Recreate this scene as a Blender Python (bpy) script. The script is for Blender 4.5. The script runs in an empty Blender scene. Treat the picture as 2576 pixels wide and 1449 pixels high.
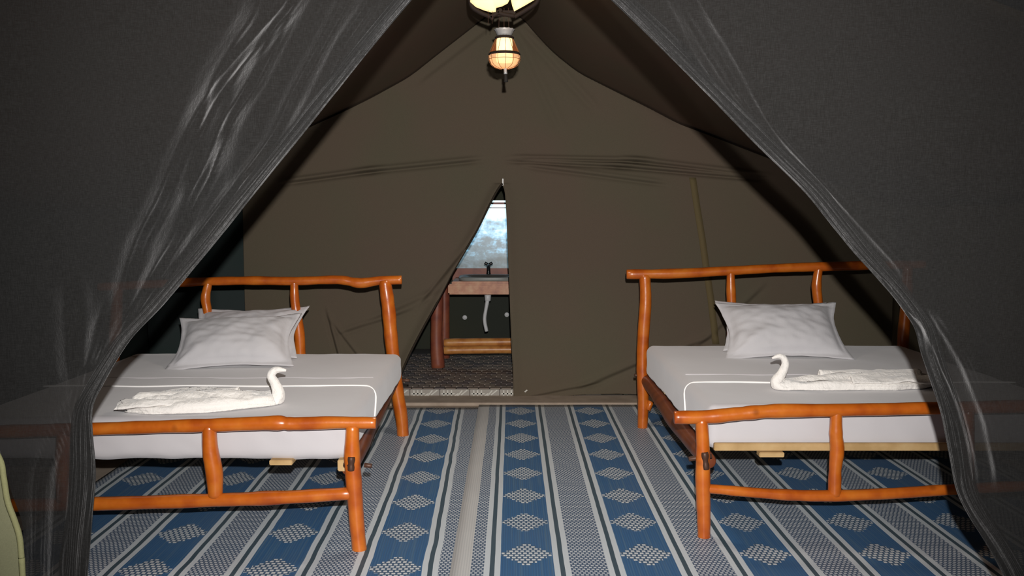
import bpy, bmesh, math, random
from mathutils import Vector, Matrix, noise
random.seed(7)
S = bpy.context.scene
COL = S.collection
# ------------------------------------------------------------------ camera
F, CX, CY, H = 2240.0, 1288.0, 724.5, 1.45
TH = math.atan(187.5 / F)
cam = bpy.data.objects.new('camera', bpy.data.cameras.new('camera'))
COL.objects.link(cam)
cam.location = (0, 0, H)
cam.rotation_euler = (math.pi / 2 - TH, 0, 0)
cam.data.sensor_width = 36.0
cam.data.lens = F / 2576.0 * 36.0
cam.data.clip_start = 0.05
S.camera = cam
# ------------------------------------------------------------------ light
w = bpy.data.worlds.new('world'); S.world = w; w.use_nodes = True
w.node_tree.nodes['Background'].inputs[0].default_value = (0.55, 0.6, 0.7, 1)
w.node_tree.nodes['Background'].inputs[1].default_value = 0.012
fl = bpy.data.lights.new('camera_flash', 'SPOT')
fl.energy = 930; fl.spot_size = math.radians(86); fl.spot_blend = 1.0
fl.shadow_soft_size = 0.016; fl.color = (1.0, 0.975, 0.95)
flo = bpy.data.objects.new('camera_flash', fl); COL.objects.link(flo)
flo.location = (0.035, -0.02, H + 0.18); flo.rotation_euler = (math.pi / 2 - TH, 0, 0)
S.view_settings.view_transform = 'Standard'; S.view_settings.look = 'None'
S.view_settings.exposure = 0.0; S.view_settings.gamma = 1.0
S.view_settings.use_curve_mapping = False

# ------------------------------------------------------------------ measuring helpers
def ray(px, py):
    u = (px - CX) / F; v = (CY - py) / F
    c, s = math.cos(TH), math.sin(TH)
    return Vector((u, c + v * s, -s + v * c))
def at(px, py, Y):                      # point at depth Y
    r = ray(px, py); r = r * (Y / r.y)
    return Vector((r.x, r.y, r.z + H))
def gz(px, py, z=0.0):                  # point on the level z
    r = ray(px, py); r = r * ((z - H) / r.z)
    return Vector((r.x, r.y, z))
def lerp(pts, t):                       # piecewise-linear table
    if t <= pts[0][0]: return pts[0][1]
    for (a, b), (c, d) in zip(pts, pts[1:]):
        if t <= c: return b + (d - b) * (t - a) / (c - a)
    return pts[-1][1]
def sm(pts, t):                         # smoothed table
    return sum(lerp(pts, t + k * 18) * w_ for k, w_ in ((-2, .1), (-1, .2), (0, .4), (1, .2), (2, .1)))
def nz(x, y=0.0, z=0.0): return noise.noise(Vector((x, y, z)))

# ------------------------------------------------------------------ materials
class NT:
    def __init__(s, name):
        s.m = bpy.data.materials.new(name); s.m.use_nodes = True
        s.t = s.m.node_tree; s.b = s.t.nodes['Principled BSDF']; s.out = s.t.nodes['Material Output']
    def n(s, typ, **k):
        nd = s.t.nodes.new(typ)
        for a, b in k.items(): setattr(nd, a, b)
        return nd
    def l(s, a, b): s.t.links.new(a, b)
    def setv(s, sock, v):
        if isinstance(v, (int, float)): sock.default_value = v
        elif isinstance(v, (tuple, list)): sock.default_value = v
        else: s.l(v, sock)
    def math(s, op, a, b=None, c=None):
        nd = s.n('ShaderNodeMath', operation=op)
        s.setv(nd.inputs[0], a)
        if b is not None: s.setv(nd.inputs[1], b)
        if c is not None: s.setv(nd.inputs[2], c)
        return nd.outputs[0]
    def mix(s, f, a, b, mode='MIX'):
        nd = s.n('ShaderNodeMix', data_type='RGBA', blend_type=mode)
        s.setv(nd.inputs[0], f); s.setv(nd.inputs[6], a); s.setv(nd.inputs[7], b)
        return nd.outputs[2]
    def coord(s, kind='Object', scale=None):
        c = s.n('ShaderNodeTexCoord').outputs[kind]
        if scale:
            m = s.n('ShaderNodeMapping'); m.inputs['Scale'].default_value = scale
            s.l(c, m.inputs[0]); c = m.outputs[0]
        return c
    def noise(s, c, sc, det=3, rough=.5):
        nd = s.n('ShaderNodeTexNoise'); s.l(c, nd.inputs['Vector'])
        nd.inputs['Scale'].default_value = sc; nd.inputs['Detail'].default_value = det
        nd.inputs['Roughness'].default_value = rough
        return nd.outputs[0]
    def ramp(s, f, stops, interp='LINEAR'):
        nd = s.n('ShaderNodeValToRGB'); s.l(f, nd.inputs[0]); cr = nd.color_ramp; cr.interpolation = interp
        while len(cr.elements) < len(stops): cr.elements.new(0.5)
        for e, (p, c) in zip(cr.elements, stops):
            e.position = p; e.color = c if len(c) == 4 else (*c, 1)
        return nd.outputs[0]
    def bump(s, h, st=.3, dist=.01):
        nd = s.n('ShaderNodeBump'); s.l(h, nd.inputs['Height'])
        nd.inputs['Strength'].default_value = st; nd.inputs['Distance'].default_value = dist
        s.l(nd.outputs[0], s.b.inputs['Normal'])
    def base(s, c): s.setv(s.b.inputs['Base Color'], c if not isinstance(c, tuple) or len(c) == 4 else (*c, 1))
    def rough(s, r): s.setv(s.b.inputs['Roughness'], r)

def plain(name, c, r=.6, metal=0.0):
    m = NT(name); cc = m.coord(); f = m.noise(cc, 14, 3)
    m.base(m.mix(f, (*[x * .86 for x in c], 1), (*[min(1, x * 1.12) for x in c], 1)))
    m.rough(r); m.b.inputs['Metallic'].default_value = metal
    return m.m

def canvas(name, c1, c2):
    m = NT(name); cc = m.coord()
    f = m.noise(cc, 1.3, 2); g = m.noise(m.coord(scale=(260, 260, 240)), 1, 2)
    c = m.mix(m.ramp(f, [(.35, (0, 0, 0)), (.65, (1, 1, 1))]), (*c1, 1), (*c2, 1))
    c = m.mix(m.math('MULTIPLY', g, .25), c, (0.02, 0.02, 0.015, 1))
    m.base(c); m.rough(.9); m.bump(g, .25, .002)
    m.b.inputs['Specular IOR Level'].default_value = .15
    return m.m
M_canvas = canvas('olive_canvas', (.128, .108, .072), (.140, .103, .074))
M_roofc = canvas('roof_canvas', (.14, .105, .07), (.155, .10, .07))
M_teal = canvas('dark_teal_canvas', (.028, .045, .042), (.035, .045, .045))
M_darkhem = canvas('dark_canvas_hem', (.035, .025, .018), (.04, .03, .02))
M_strap = canvas('khaki_webbing', (.165, .12, .058), (.15, .115, .055))
M_cream = canvas('cream_canvas', (.20, .20, .115), (.22, .215, .13))
M_cream2 = canvas('cream_hem', (.30, .30, .14), (.30, .29, .15))

def wood(name, dark, mid, light, r=.32, coat=.5, sc=1.0):
    m = NT(name); cc = m.coord()
    n1 = m.noise(cc, 9 * sc, 3); n2 = m.noise(cc, 45 * sc, 4, .6); n3 = m.noise(cc, 3.2 * sc, 2)
    c = m.ramp(n1, [(.32, dark), (.5, mid), (.72, light)])
    kn = m.n('ShaderNodeTexVoronoi'); m.l(cc, kn.inputs['Vector']); kn.inputs['Scale'].default_value = 5.5 * sc
    k = m.ramp(kn.outputs['Distance'], [(.045, (1, 1, 1)), (.11, (0, 0, 0))])
    c = m.mix(m.math('MULTIPLY', k, .55), c, (*[x * .35 for x in dark], 1))
    c = m.mix(m.math('MULTIPLY', n2, .35), c, (*[x * .6 for x in mid], 1))
    c = m.mix(m.math('MULTIPLY', n3, .3), c, (*dark, 1))
    m.base(c); m.rough(r); m.b.inputs['Coat Weight'].default_value = coat
    m.b.inputs['Coat Roughness'].default_value = .22; m.bump(n2, .15, .004)
    return m.m
M_wood = wood('varnished_orange_pole', (.40, .070, .005), (.57, .130, .009), (.68, .20, .02))
M_wood_shaded = wood('shaded_brown_side_pole', (.15, .035, .012), (.22, .055, .016), (.28, .075, .02), r=.45, coat=.2)  # side rails turned from the flash: their shade is put into this darker brown
M_slat = wood('raw_pine', (.42, .26, .10), (.55, .36, .16), (.62, .44, .22), r=.7, coat=0)
M_counter = wood('reddish_counter_wood', (.42, .13, .055), (.66, .27, .12), (.80, .46, .24), r=.45, coat=.2, sc=1.4)
M_counter2 = wood('orange_shelf_wood', (.45, .15, .03), (.68, .28, .07), (.78, .40, .12), r=.45, coat=.2, sc=1.4)
M_redpost = wood('red_brown_post', (.20, .05, .03), (.32, .085, .045), (.40, .12, .05), r=.5, coat=.1)
M_bolt = plain('dark_iron', (.08, .035, .02), .5, .3)

def cloth(name, c, wr=.35, sc=7, sheen=.15):
    m = NT(name); cc = m.coord()
    a = m.noise(cc, sc, 4, .55); b = m.noise(m.coord(scale=(420, 420, 420)), 1, 1)
    m.base((*c, 1)); m.rough(.85); m.b.inputs['Specular IOR Level'].default_value = .2
    m.b.inputs['Sheen Weight'].default_value = sheen; m.b.inputs['Sheen Roughness'].default_value = .45
    h = m.math('ADD', a, m.math('MULTIPLY', b, .04)); m.bump(h, wr, .03)
    return m.m
M_sheet = cloth('white_sheet', (.56, .535, .545), .10, 4, .36)
M_pillow = cloth('white_pillowcase', (.60, .585, .60), .22, 6)
M_towel = cloth('white_terry_towel', (.90, .86, .81), .45, 30, .6)
M_piping = cloth('bright_white_piping', (.95, .93, .90), .1, 5)

def net_material():
    m = NT('dark_mosquito_net')
    hor = m.noise(m.coord(scale=(60, 60, 700)), 1, 2); ver = m.noise(m.coord(scale=(700, 60, 60)), 1, 2)
    wv = m.math('MULTIPLY', hor, ver)
    c = m.mix(m.ramp(wv, [(.12, (0, 0, 0)), (.42, (1, 1, 1))]), (.011, .0105, .010, 1), (.020, .0195, .019, 1))
    m.base(c); m.rough(.9); m.b.inputs['Specular IOR Level'].default_value = 0
    m.b.inputs['Sheen Weight'].default_value = .62; m.b.inputs['Sheen Roughness'].default_value = .5; m.b.inputs['Sheen Tint'].default_value = (.62, .61, .61, 1)
    fz = m.noise(m.coord(scale=(90, 90, 60)), 1, 3, .7); m.bump(fz, .35, .006)
    tr = m.n('ShaderNodeBsdfTransparent'); mx = m.n('ShaderNodeMixShader')
    al = m.math('ADD', m.math('MULTIPLY', wv, .25), NET_ALPHA)
    m.l(al, mx.inputs[0]); m.l(tr.outputs[0], mx.inputs[1]); m.l(m.b.outputs[0], mx.inputs[2])
    m.l(mx.outputs[0], m.out.inputs[0])
    return m.m
NET_ALPHA = .72
M_net = net_material()

def emis(name, c, st):
    m = NT(name); m.base((*c, 1)); m.b.inputs['Emission Color'].default_value = (*c, 1)
    m.b.inputs['Emission Strength'].default_value = st; m.rough(.6)
    return m.m

def mat_material(name, x0, phase, dper, warp, selv=None):
    m = NT(name)
    cc = m.coord()
    wn = m.n('ShaderNodeTexNoise'); m.l(cc, wn.inputs['Vector']); wn.inputs['Scale'].default_value = 3.2
    wn.inputs['Detail'].default_value = 2
    sx = m.n('ShaderNodeSeparateXYZ'); m.l(cc, sx.inputs[0])
    sw = m.n('ShaderNodeSeparateColor'); m.l(wn.outputs['Color'], sw.inputs[0])
    X = m.math('MULTIPLY_ADD', m.math('SUBTRACT', sw.outputs[0], .5), warp, sx.outputs[0])
    Y = m.math('MULTIPLY_ADD', m.math('SUBTRACT', sw.outputs[1], .5), warp * 2, sx.outputs[1])
    P = .5055
    p = m.math('FLOORED_MODULO', m.math('SUBTRACT', X, x0), P)
    u = m.math('DIVIDE', p, P)
    DK, LT, BL, DT = (.032, .075, .105), (.68, .74, .78), (.014, .125, .31), (.060, .11, .19)
    e = [0, .019, .043, .261, .286, .305, .329, .481]
    cols = [DK, LT, BL, LT, DK, LT, DT, LT]
    base = m.ramp(u, [(a / P, c) for a, c in zip(e, cols)], 'CONSTANT')
    dots = m.ramp(u, [(a / P, (1, 1, 1) if i == 6 else (0, 0, 0)) for i, a in enumerate(e)], 'CONSTANT')
    blue = m.ramp(u, [(a / P, (1, 1, 1) if i == 2 else (0, 0, 0)) for i, a in enumerate(e)], 'CONSTANT')
    def checker(cx_, cy_, duty=.5):
        i = m.math('FLOOR', m.math('DIVIDE', Y, cy_))
        off = m.math('MULTIPLY', m.math('FLOORED_MODULO', i, 2.0), .5)
        fx = m.math('FRACT', m.math('ADD', m.math('DIVIDE', X, cx_ * 2), off))
        fy = m.math('FRACT', m.math('DIVIDE', Y, cy_))
        return m.math('MULTIPLY', m.math('LESS_THAN', fx, duty), m.math('LESS_THAN', fy, .66))
    # fine ribs
    rib = m.math('SINE', m.math('MULTIPLY', X, 2 * math.pi / .0105))
    streak = m.noise(m.coord(scale=(95, 1.2, 1)), 1, 3, .6)
    bl2 = m.mix(m.ramp(streak, [(.48, (0, 0, 0)), (.72, (1, 1, 1))]), (*BL, 1), (.075, .185, .31, 1))
    bl2 = m.mix(m.math('MULTIPLY_ADD', rib, .16, .16), bl2, (.008, .045, .11, 1))
    # diamonds
    a = m.math('DIVIDE', m.math('ABSOLUTE', m.math('SUBTRACT', p, .152)), .116)
    q = m.math('FLOORED_MODULO', m.math('SUBTRACT', Y, phase - dper / 2), dper)
    # the outline steps row by row as it is woven
    qs = m.math('MULTIPLY', m.math('ADD', m.math('FLOOR', m.math('DIVIDE', m.math('SUBTRACT', q, dper / 2), .0238)), .5), .0238)
    b = m.math('DIVIDE', m.math('ABSOLUTE', qs), .13)
    dm = m.math('LESS_THAN', m.math('ADD', a, b), 1.0)
    dc = m.math('MULTIPLY', dm, checker(.0118, .0238, .64))
    bl3 = m.mix(dm, bl2, (.045, .11, .20, 1))
    bl3 = m.mix(dc, bl3, (.74, .78, .80, 1))
    c = m.mix(blue, base, bl3)
    dt = checker(.0095, .0190, .62)
    dcol = m.mix(dt, (*DT, 1), (.62, .66, .70, 1))
    c = m.mix(dots, c, dcol)
    if selv is not None:                # dots then a plain woven edge
        x1, x2 = selv
        near = m.math('LESS_THAN', X, x1)
        c = m.mix(near, c, dcol)
        pl = m.math('LESS_THAN', X, x2)
        pr = m.mix(m.math('MULTIPLY_ADD', rib, .2, .2), (.68, .68, .66, 1), (.42, .43, .45, 1))
        c = m.mix(pl, c, pr)
    dirt = m.noise(cc, 2.0, 4, .6)
    c = m.mix(m.math('MULTIPLY', dirt, .22), c, (.20, .19, .20, 1))
    m.base(c); m.rough(.5); m.b.inputs['Specular IOR Level'].default_value = .25
    m.b.inputs['Sheen Weight'].default_value = .04; m.b.inputs['Sheen Roughness'].default_value = .45
    m.bump(m.math('MULTIPLY_ADD', rib, .5, .5), .12, .002)
    return m.m

# ------------------------------------------------------------------ mesh helpers
def link(name, me, mat, parent=None, smooth=True):
    if smooth:
        for p in me.polygons: p.use_smooth = True
    if mat:
        me.materials.append(mat)
    o = bpy.data.objects.new(name, me); COL.objects.link(o)
    if parent: o.parent = parent; o.matrix_parent_inverse = parent.matrix_world.inverted()
    return o
def mesh(name, vs, fs): 
    me = bpy.data.meshes.new(name); me.from_pydata([tuple(v) for v in vs], [], fs); me.update(); return me
def tag(o, label, cat, group=None, kind=None):
    if label: o['label'] = label
    if cat: o['category'] = cat
    if group: o['group'] = group
    if kind: o['kind'] = kind
    return o
def empty(name, loc, label, cat, group=None):
    o = bpy.data.objects.new(name, None); COL.objects.link(o); o.location = loc
    o.empty_display_size = .1
    bpy.context.view_layer.update()
    return tag(o, label, cat, group)
def struct(o): o['kind'] = 'structure'; return o
def grid(fn, nu, nv):
    vs = [fn(i / nu, j / nv) for j in range(nv + 1) for i in range(nu + 1)]
    fs = [(j * (nu + 1) + i, j * (nu + 1) + i + 1, (j + 1) * (nu + 1) + i + 1, (j + 1) * (nu + 1) + i)
          for j in range(nv) for i in range(nu)]
    return vs, fs
def catmull(P, n=8):
    P = [Vector(p) for p in P]
    if len(P) < 3: return [P[0].lerp(P[-1], i / n) for i in range(n + 1)]
    Q = [P[0] * 2 - P[1]] + P + [P[-1] * 2 - P[-2]]; out = []
    for i in range(1, len(Q) - 2):
        for k in range(n):
            t = k / n; a, b, c, d = Q[i - 1:i + 3]
            out.append(.5 * ((2 * b) + (c - a) * t + (2 * a - 5 * b + 4 * c - d) * t * t + (3 * b - a - 3 * c + d) * t ** 3))
    out.append(P[-1]); return out
def tube(name, P, R, mat, parent=None, seg=20, n=8, wob=0.0, seed=0.0, up=None, flat=1.0):
    """swept irregular pole; R is one radius or one per control point"""
    C = catmull(P, n); m = len(C)
    if isinstance(R, (int, float)): R = [R] * len(P)
    tab = [(i * (m - 1) / (len(R) - 1), r) for i, r in enumerate(R)]
    vs, fs = [], []
    prevN = None
    for i, c in enumerate(C):
        T = (C[min(i + 1, m - 1)] - C[max(i - 1, 0)]).normalized()
        if prevN is None:
            ref = Vector(up) if up else (Vector((0, 0, 1)) if abs(T.z) < .8 else Vector((1, 0, 0)))
            N = (ref - T * ref.dot(T)).normalized()
        else: N = (prevN - T * prevN.dot(T)).normalized()
        prevN = N; B = T.cross(N)
        r = lerp(tab, i)
        r *= 1 + wob * nz(i * .35, seed * 7.1) * 2
        for k in range(seg):
            a = 2 * math.pi * k / seg
            rr = r * (1 + wob * .8 * nz(c.x * 9 + math.cos(a), c.y * 9 + math.sin(a), c.z * 9 + seed))
            vs.append(c + N * (math.cos(a) * rr * flat) + B * (math.sin(a) * rr))
    for i in range(m - 1):
        for k in range(seg):
            fs.append((i * seg + k, i * seg + (k + 1) % seg, (i + 1) * seg + (k + 1) % seg, (i + 1) * seg + k))
    for end, s in ((0, -1), (m - 1, 1)):      # slightly chamfered cut end
        base = len(vs); c = C[end]
        T = (C[min(end + 1, m - 1)] - C[max(end - 1, 0)]).normalized() * s
        rr = (vs[end * seg] - c).length
        for k in range(seg): vs.append(c + (vs[end * seg + k] - c) * .88 + T * rr * .10)
        vs.append(c + T * rr * .11); ctr = len(vs) - 1
        for k in range(seg):
            k2 = (k + 1) % seg
            q = (end * seg + k, base + k, base + k2, end * seg + k2)
            fs.append(q if s > 0 else q[::-1]); t = (base + k, ctr, base + k2)
            fs.append(t if s > 0 else t[::-1])
    me = mesh(name, vs, fs)
    bm = bmesh.new(); bm.from_mesh(me); bmesh.ops.recalc_face_normals(bm, faces=bm.faces); bm.to_mesh(me); bm.free()
    return link(name, me, mat, parent)
def box(name, c, s, mat, parent=None, bev=.004, rot=None, smooth=False):
    bm = bmesh.new(); bmesh.ops.create_cube(bm, size=1)
    for v in bm.verts: v.co = Vector((v.co.x * s[0], v.co.y * s[1], v.co.z * s[2]))
    if bev: bmesh.ops.bevel(bm, geom=list(bm.edges), offset=bev, segments=2, affect='EDGES')
    if rot: bmesh.ops.rotate(bm, verts=bm.verts, matrix=Matrix.Rotation(rot[0], 3, rot[1]))
    for v in bm.verts: v.co += Vector(c)
    me = bpy.data.meshes.new(name); bm.to_mesh(me); bm.free()
    return link(name, me, mat, parent, smooth)
def lathe(name, prof, c, mat, parent=None, seg=28, a0=0, a1=2 * math.pi, flute=0):
    full = abs(a1 - a0 - 2 * math.pi) < 1e-6; n = seg if full else seg + 1
    vs = []; fs = []
    for r, z in prof:
        for k in range(n):
            a = a0 + (a1 - a0) * k / seg
            rr = r * (1 + (flute * (1 if k % 2 else -1)))
            vs.append(Vector(c) + Vector((math.cos(a) * rr, math.sin(a) * rr, z)))
    for j in range(len(prof) - 1):
        for k in range(seg):
            k2 = (k + 1) % n
            fs.append((j * n + k, j * n + k2, (j + 1) * n + k2, (j + 1) * n + k))
    return link(name, mesh(name, vs, fs), mat, parent)
def solid(o, t, off=0):
    md = o.modifiers.new('thickness', 'SOLIDIFY'); md.thickness = t; md.offset = off

# ================================================================== SETTING
YW = 6.90                      # back canvas wall
YN = 2.60                      # net curtains
m = NT('concrete'); cc = m.coord(); f = m.noise(cc, 6, 5, .6)
m.base(m.ramp(f, [(.3, (.34, .27, .21)), (.7, (.48, .39, .31))])); m.rough(.85); m.bump(f, .2, .01); M_conc = m.m
struct(box('floor', (0, 3.7, -.06), (9, 8.6, .12), M_conc, bev=0))

# roof profile, measured along the gable seam
ROOF = [(-3.6, 1.30), (-2.9, 1.50)] + sorted(
    (at(px, py, YW).x, at(px, py, YW).z) for px, py in
    ((877, 275), (935, 246), (1031, 193), (1104, 135), (1210, 53), (1262, 18), (1310, 43), (1387, 130), (1455, 184),
     (1541, 227), (1638, 275), (1711, 314), (1764, 333))) + [(2.9, 1.52), (3.6, 1.34)]
def roof(x): return sum(lerp(ROOF, x + d) for d in (-.05, 0, .05)) / 3
def ceil_fn(u, v):
    x = -3.3 + 6.6 * u; y = YW + .35 - v * (YW + .35 - YN - .13)
    z = roof(x) + .05 * math.sin(math.pi * min(1, max(0, v))) * min(1, abs(x) / 1.2) + .004 * nz(x * 2, y * 1.5)
    return Vector((x, y, z + .012))
vs, fs = grid(ceil_fn, 160, 40)
o = struct(link('ceiling', mesh('ceiling', vs, fs), M_roofc)); solid(o, .006, 0)

# door slit edges in the back canvas
DL = [(at(px, py, YW).z, at(px, py, YW).x) for px, py in
      ((985, 1002), (1010, 940), (1030, 893), (1062, 830), (1100, 760), (1135, 692), (1165, 640), (1200, 580), (1232, 515), (1252, 478), (1264, 462))]
DR = [(at(px, py, YW).z, at(px, py, YW).x) for px, py in
      ((1293, 1003), (1291, 930), (1287, 850), (1283, 740), (1278, 620), (1275, 540), (1271, 485), (1264, 462))]
ZT = at(1264, 462, YW).z
creases = []     # (p0, p1, depth, width) in wall plane (x,z)
def cr(a, b, A, w_):
    if a[1] > 390 and a[1] < 460: A *= 1.7; w_ *= 1.25
    P, Q = at(*a, YW), at(*b, YW); creases.append((Vector((P.x, P.z)), Vector((Q.x, Q.z)), A, w_))
cr((745, 455), (930, 430), .020, .016); cr((930, 430), (1175, 405), .016, .016)
cr((1320, 398), (1600, 404), .016, .014); cr((1600, 404), (1900, 440), .018, .016)
cr((1310, 405), (1560, 418), .018, .014); cr((1560, 418), (1880, 446), .022, .015)
cr((1350, 420), (1640, 458), .012, .016)
cr((1195, 600), (1075, 745), .014, .02); cr((1075, 745), (950, 800), .014, .03)
cr((830, 815), (850, 890), .02, .02); cr((880, 830), (1000, 790), .016, .025); cr((850, 830), (900, 895), .014, .02)
cr((1300, 60), (1480, 255), .012, .03); cr((1320, 60), (1700, 300), .012, .03); cr((1290, 70), (1400, 300), .010, .035)
cr((1235, 70), (1080, 190), .010, .03)
cr((1310, 1003), (1480, 968), .014, .02); cr((1480, 968), (1640, 900), .02, .03); cr((1640, 905), (1760, 860), .02, .03)
cr((1760, 870), (1900, 740), .014, .03); cr((1700, 900), (1850, 880), .014, .025)
def crease_d(x, z):
    d = 0; q = Vector((x, z))
    for P, Q, A, w_ in creases:
        v = Q - P; L = v.length; v = v / L; r = q - P; t = r.dot(v); s = r.x * v.y - r.y * v.x
        if abs(s) > 4 * w_ or t < -.15 or t > L + .15: continue
        fade = 1.0
        if t < 0: fade = max(0, 1 + t / .15)
        if t > L: fade = max(0, 1 - (t - L) / .15)
        d += A * fade * (s / w_) * math.exp(-(s / w_) ** 2) * 1.6
    return d
ZB = at(1400, 1006, YW).z
def wall_side(xa, xb, nu, left):
    rows = [ZB + .0 + i * .0105 for i in range(150)] + []
    ztop = 2.95
    nr = 430
    def fn(u, v):
        z = ZB + (ztop - ZB) * v
        if left: x0, x1 = xa, lerp(DL, z) if z < ZT else at(1264, 462, YW).x
        else: x0, x1 = lerp(DR, z) if z < ZT else at(1264, 462, YW).x, xb
        x = x0 + (x1 - x0) * u
        zz = min(z, roof(x) - .0)
        if not left and z < ZB + .2:      # uneven lower hem
            zz = max(zz, ZB + max(0, .05 * math.sin((x - .1) * 2.2)) * (1 if x < 1.4 else 1))
        y = YW + .012 * nz(x * 1.3, zz * 1.1, 3) + .02 * nz(x * .5, zz * .6, 8) + crease_d(x, zz)
        # the slack canvas curls toward the opening
        if z < ZT:
            ex = (x1 - x) if left else (x - x0)
            y += (-.035 if left else -.02) * math.exp(-(ex / .05) ** 2)
        return Vector((x, y, zz))
    return grid(fn, nu, nr)
XL = at(615, 700, YW).x
v1, f1 = wall_side(XL, None, 300, True)
v2, f2 = wall_side(None, 3.0, 330, False)
n1 = len(v1)
o = struct(link('wall_back', mesh('wall_back', v1 + v2, f1 + [tuple(i + n1 for i in f) for f in f2]), M_canvas))
bm = bmesh.new(); bm.from_mesh(o.data); bmesh.ops.remove_doubles(bm, verts=bm.verts, dist=1e-5); bm.to_mesh(o.data); bm.free(); solid(o, .004)
WB = o
# dark binding on the loose door edge and a khaki strap sewn to the wall
tube('edge_binding', [Vector((x, YW - .035, z)) for z, x in DL], .008, M_darkhem, WB, seg=8, n=4)
tube('edge_binding', [Vector((x, YW - .020, z)) for z, x in DR], .004, M_canvas, WB, seg=8, n=4)
sp = [(1741, 447), (1752, 520), (1765, 600), (1776, 680), (1788, 760), (1800, 865)]
vs = []; 
for i in range(41):
    t = i / 40 * 5; k = min(4, int(t)); fr = t - k
    px = sp[k][0] + (sp[k + 1][0] - sp[k][0]) * fr; py = sp[k][1] + (sp[k + 1][1] - sp[k][1]) * fr
    for dx in (-8.5, 8.5):
        P = at(px + dx, py, YW); P.y = YW - .012 + .02 * nz(P.x * .5, P.z * .6, 8) + .012 * nz(P.x * 1.3, P.z * 1.1, 3) + crease_d(P.x, P.z); vs.append(P)
o = link('strap', mesh('strap', vs, [(2 * i, 2 * i + 1, 2 * i + 3, 2 * i + 2) for i in range(40)]), M_strap, WB); solid(o, .003)
o['label'] = 'khaki webbing strap sewn down the wall'
# little white zip end above the slit
zp = at(1265, 458, YW - .03)
box('zip_pull', zp, (.010, .008, .055), M_piping, WB, .003)

# side canvases
def side(X0, Y0, X1, Y1, n, name, mat, ztop=None):
    def fn(u, v):
        x = X0 + (X1 - X0) * u; y = Y0 + (Y1 - Y0) * u
        zt = roof(x) if ztop is None else ztop; z = zt * v
        d = .05 * math.sin(u * n) * (1 - v * .6) + .02 * nz(u * 9, v * 3, n)
        L = math.hypot(X1 - X0, Y1 - Y0)
        return Vector((x + d * (Y1 - Y0) / L, y - d * (X1 - X0) / L, z))
    vs, fs = grid(fn, 90, 30)
    o = struct(link(name, mesh(name, vs, fs), mat)); solid(o, .005); return o
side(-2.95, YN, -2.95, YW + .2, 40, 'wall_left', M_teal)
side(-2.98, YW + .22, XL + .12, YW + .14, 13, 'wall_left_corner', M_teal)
side(2.95, YW - .05, 2.95, YN, 40, 'wall_right', M_canvas)
# concrete sill strip in front of the raised washroom floor
struct(box('trim_1', (0, YW - .12, .012), (5.8, .30, .024), M_conc, bev=.006))

# ------------------------------------------------------------------ washroom
M_grout = plain('dark_grout', (.09, .08, .07), .9)
M_riser = plain('grey_mosaic', (.36, .33, .29), .6)
M_line = plain('pale_mosaic_line', (.62, .60, .54), .6)
FZ = at(1150, 978, YW + .02).z
wf = struct(box('floor_washroom', (-.35, YW + 1.12, FZ / 2 - .005), (2.1, 2.2, FZ - .01), M_grout, bev=0))
tms = [plain('floor_tile_%d' % i, c, .65) for i, c in enumerate(((.20, .150, .12), (.14, .112, .105), (.25, .20, .16)))]
pro = {}
k = 0
for j in range(20):
    for i in range(14):
        x = -1.10 + i * .088 + (.044 if j % 2 else 0); y = YW + .075 + j * .088
        mt = random.choice(tms)
        if mt.name not in pro:
            b = box('tile', (0, 0, 0), (.080, .080, .012), mt, None, .002); pro[mt.name] = b.data; bpy.data.objects.remove(b)
        t = bpy.data.objects.new('tile', pro[mt.name]); COL.objects.link(t); t.parent = wf
        t.location = (x, y, FZ - .004 + random.uniform(-.0008, .0008))
# riser with pale mosaic tiles
for i in range(5):
    x = -.92 + i * .235
    t = box('riser_tile', (x, YW + .012, FZ / 2 + .004), (.230, .02, FZ - .012), M_riser, wf, .003)
    lv = []; lf = []
    def bar(a, b, w_=.005):
        a, b = Vector(a), Vector(b); d = (b - a).normalized(); n_ = Vector((-d.y, d.x)) * w_; i0 = len(lv)
        for q in (a - n_, b - n_, b + n_, a + n_):
            for yy in (YW - .002, YW + .004): lv.append(Vector((x + q.x, yy, FZ / 2 + .004 + q.y)))
        for q in ((0, 2, 4, 6), (1, 7, 5, 3), (0, 1, 3, 2), (2, 3, 5, 4), (4, 5, 7, 6), (6, 7, 1, 0)): lf.append(tuple(i0 + e for e in q))
    for xx in (-.085, -.055, -.025): bar((xx, -.026), (xx, .026))
    bar((-.105, -.002), (.0, -.002)); bar((.02, -.022), (.06, .024)); bar((.05, -.012), (.10, .028)); bar((.0, -.02), (.03, .0))
    link('mosaic_line', mesh('l', lv, lf), M_line, t, False)
# back canvas of the washroom with the daylit plastic pane
YB = YW + 2.15
wz0, wz1 = at(1200, 678, YB).z, at(1260, 504, YB).z
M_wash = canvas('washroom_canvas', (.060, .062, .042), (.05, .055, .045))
wbk = struct(box('wall_washroom', (-.3, YB + .03, wz0 / 2), (2.6, .03, wz0), M_wash, bev=0))
struct(box('wall_washroom_upper', (-.3, YB + .03, wz1 + .5), (2.6, .03, 1.0), M_wash, bev=0))
struct(box('wall_washroom_left', (-1.42, YW + 1.15, 1.0), (.03, 2.2, 2.0), M_wash, bev=0))
struct(box('wall_washroom_right', (.9, YW + 1.15, 1.0), (.03, 2.2, 2.0), M_wash, bev=0))
struct(box('ceiling_washroom', (-.3, YW + 1.2, 2.05), (2.6, 2.2, .03), M_wash, bev=0))
m = NT('daylit_plastic'); cc = m.coord('Object'); a = m.noise(m.coord(scale=(5, 5, 13)), 1, 5, .65); b2 = m.noise(cc, 22, 4, .6)
g = m.n('ShaderNodeSeparateXYZ'); m.l(cc, g.inputs[0])
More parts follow.
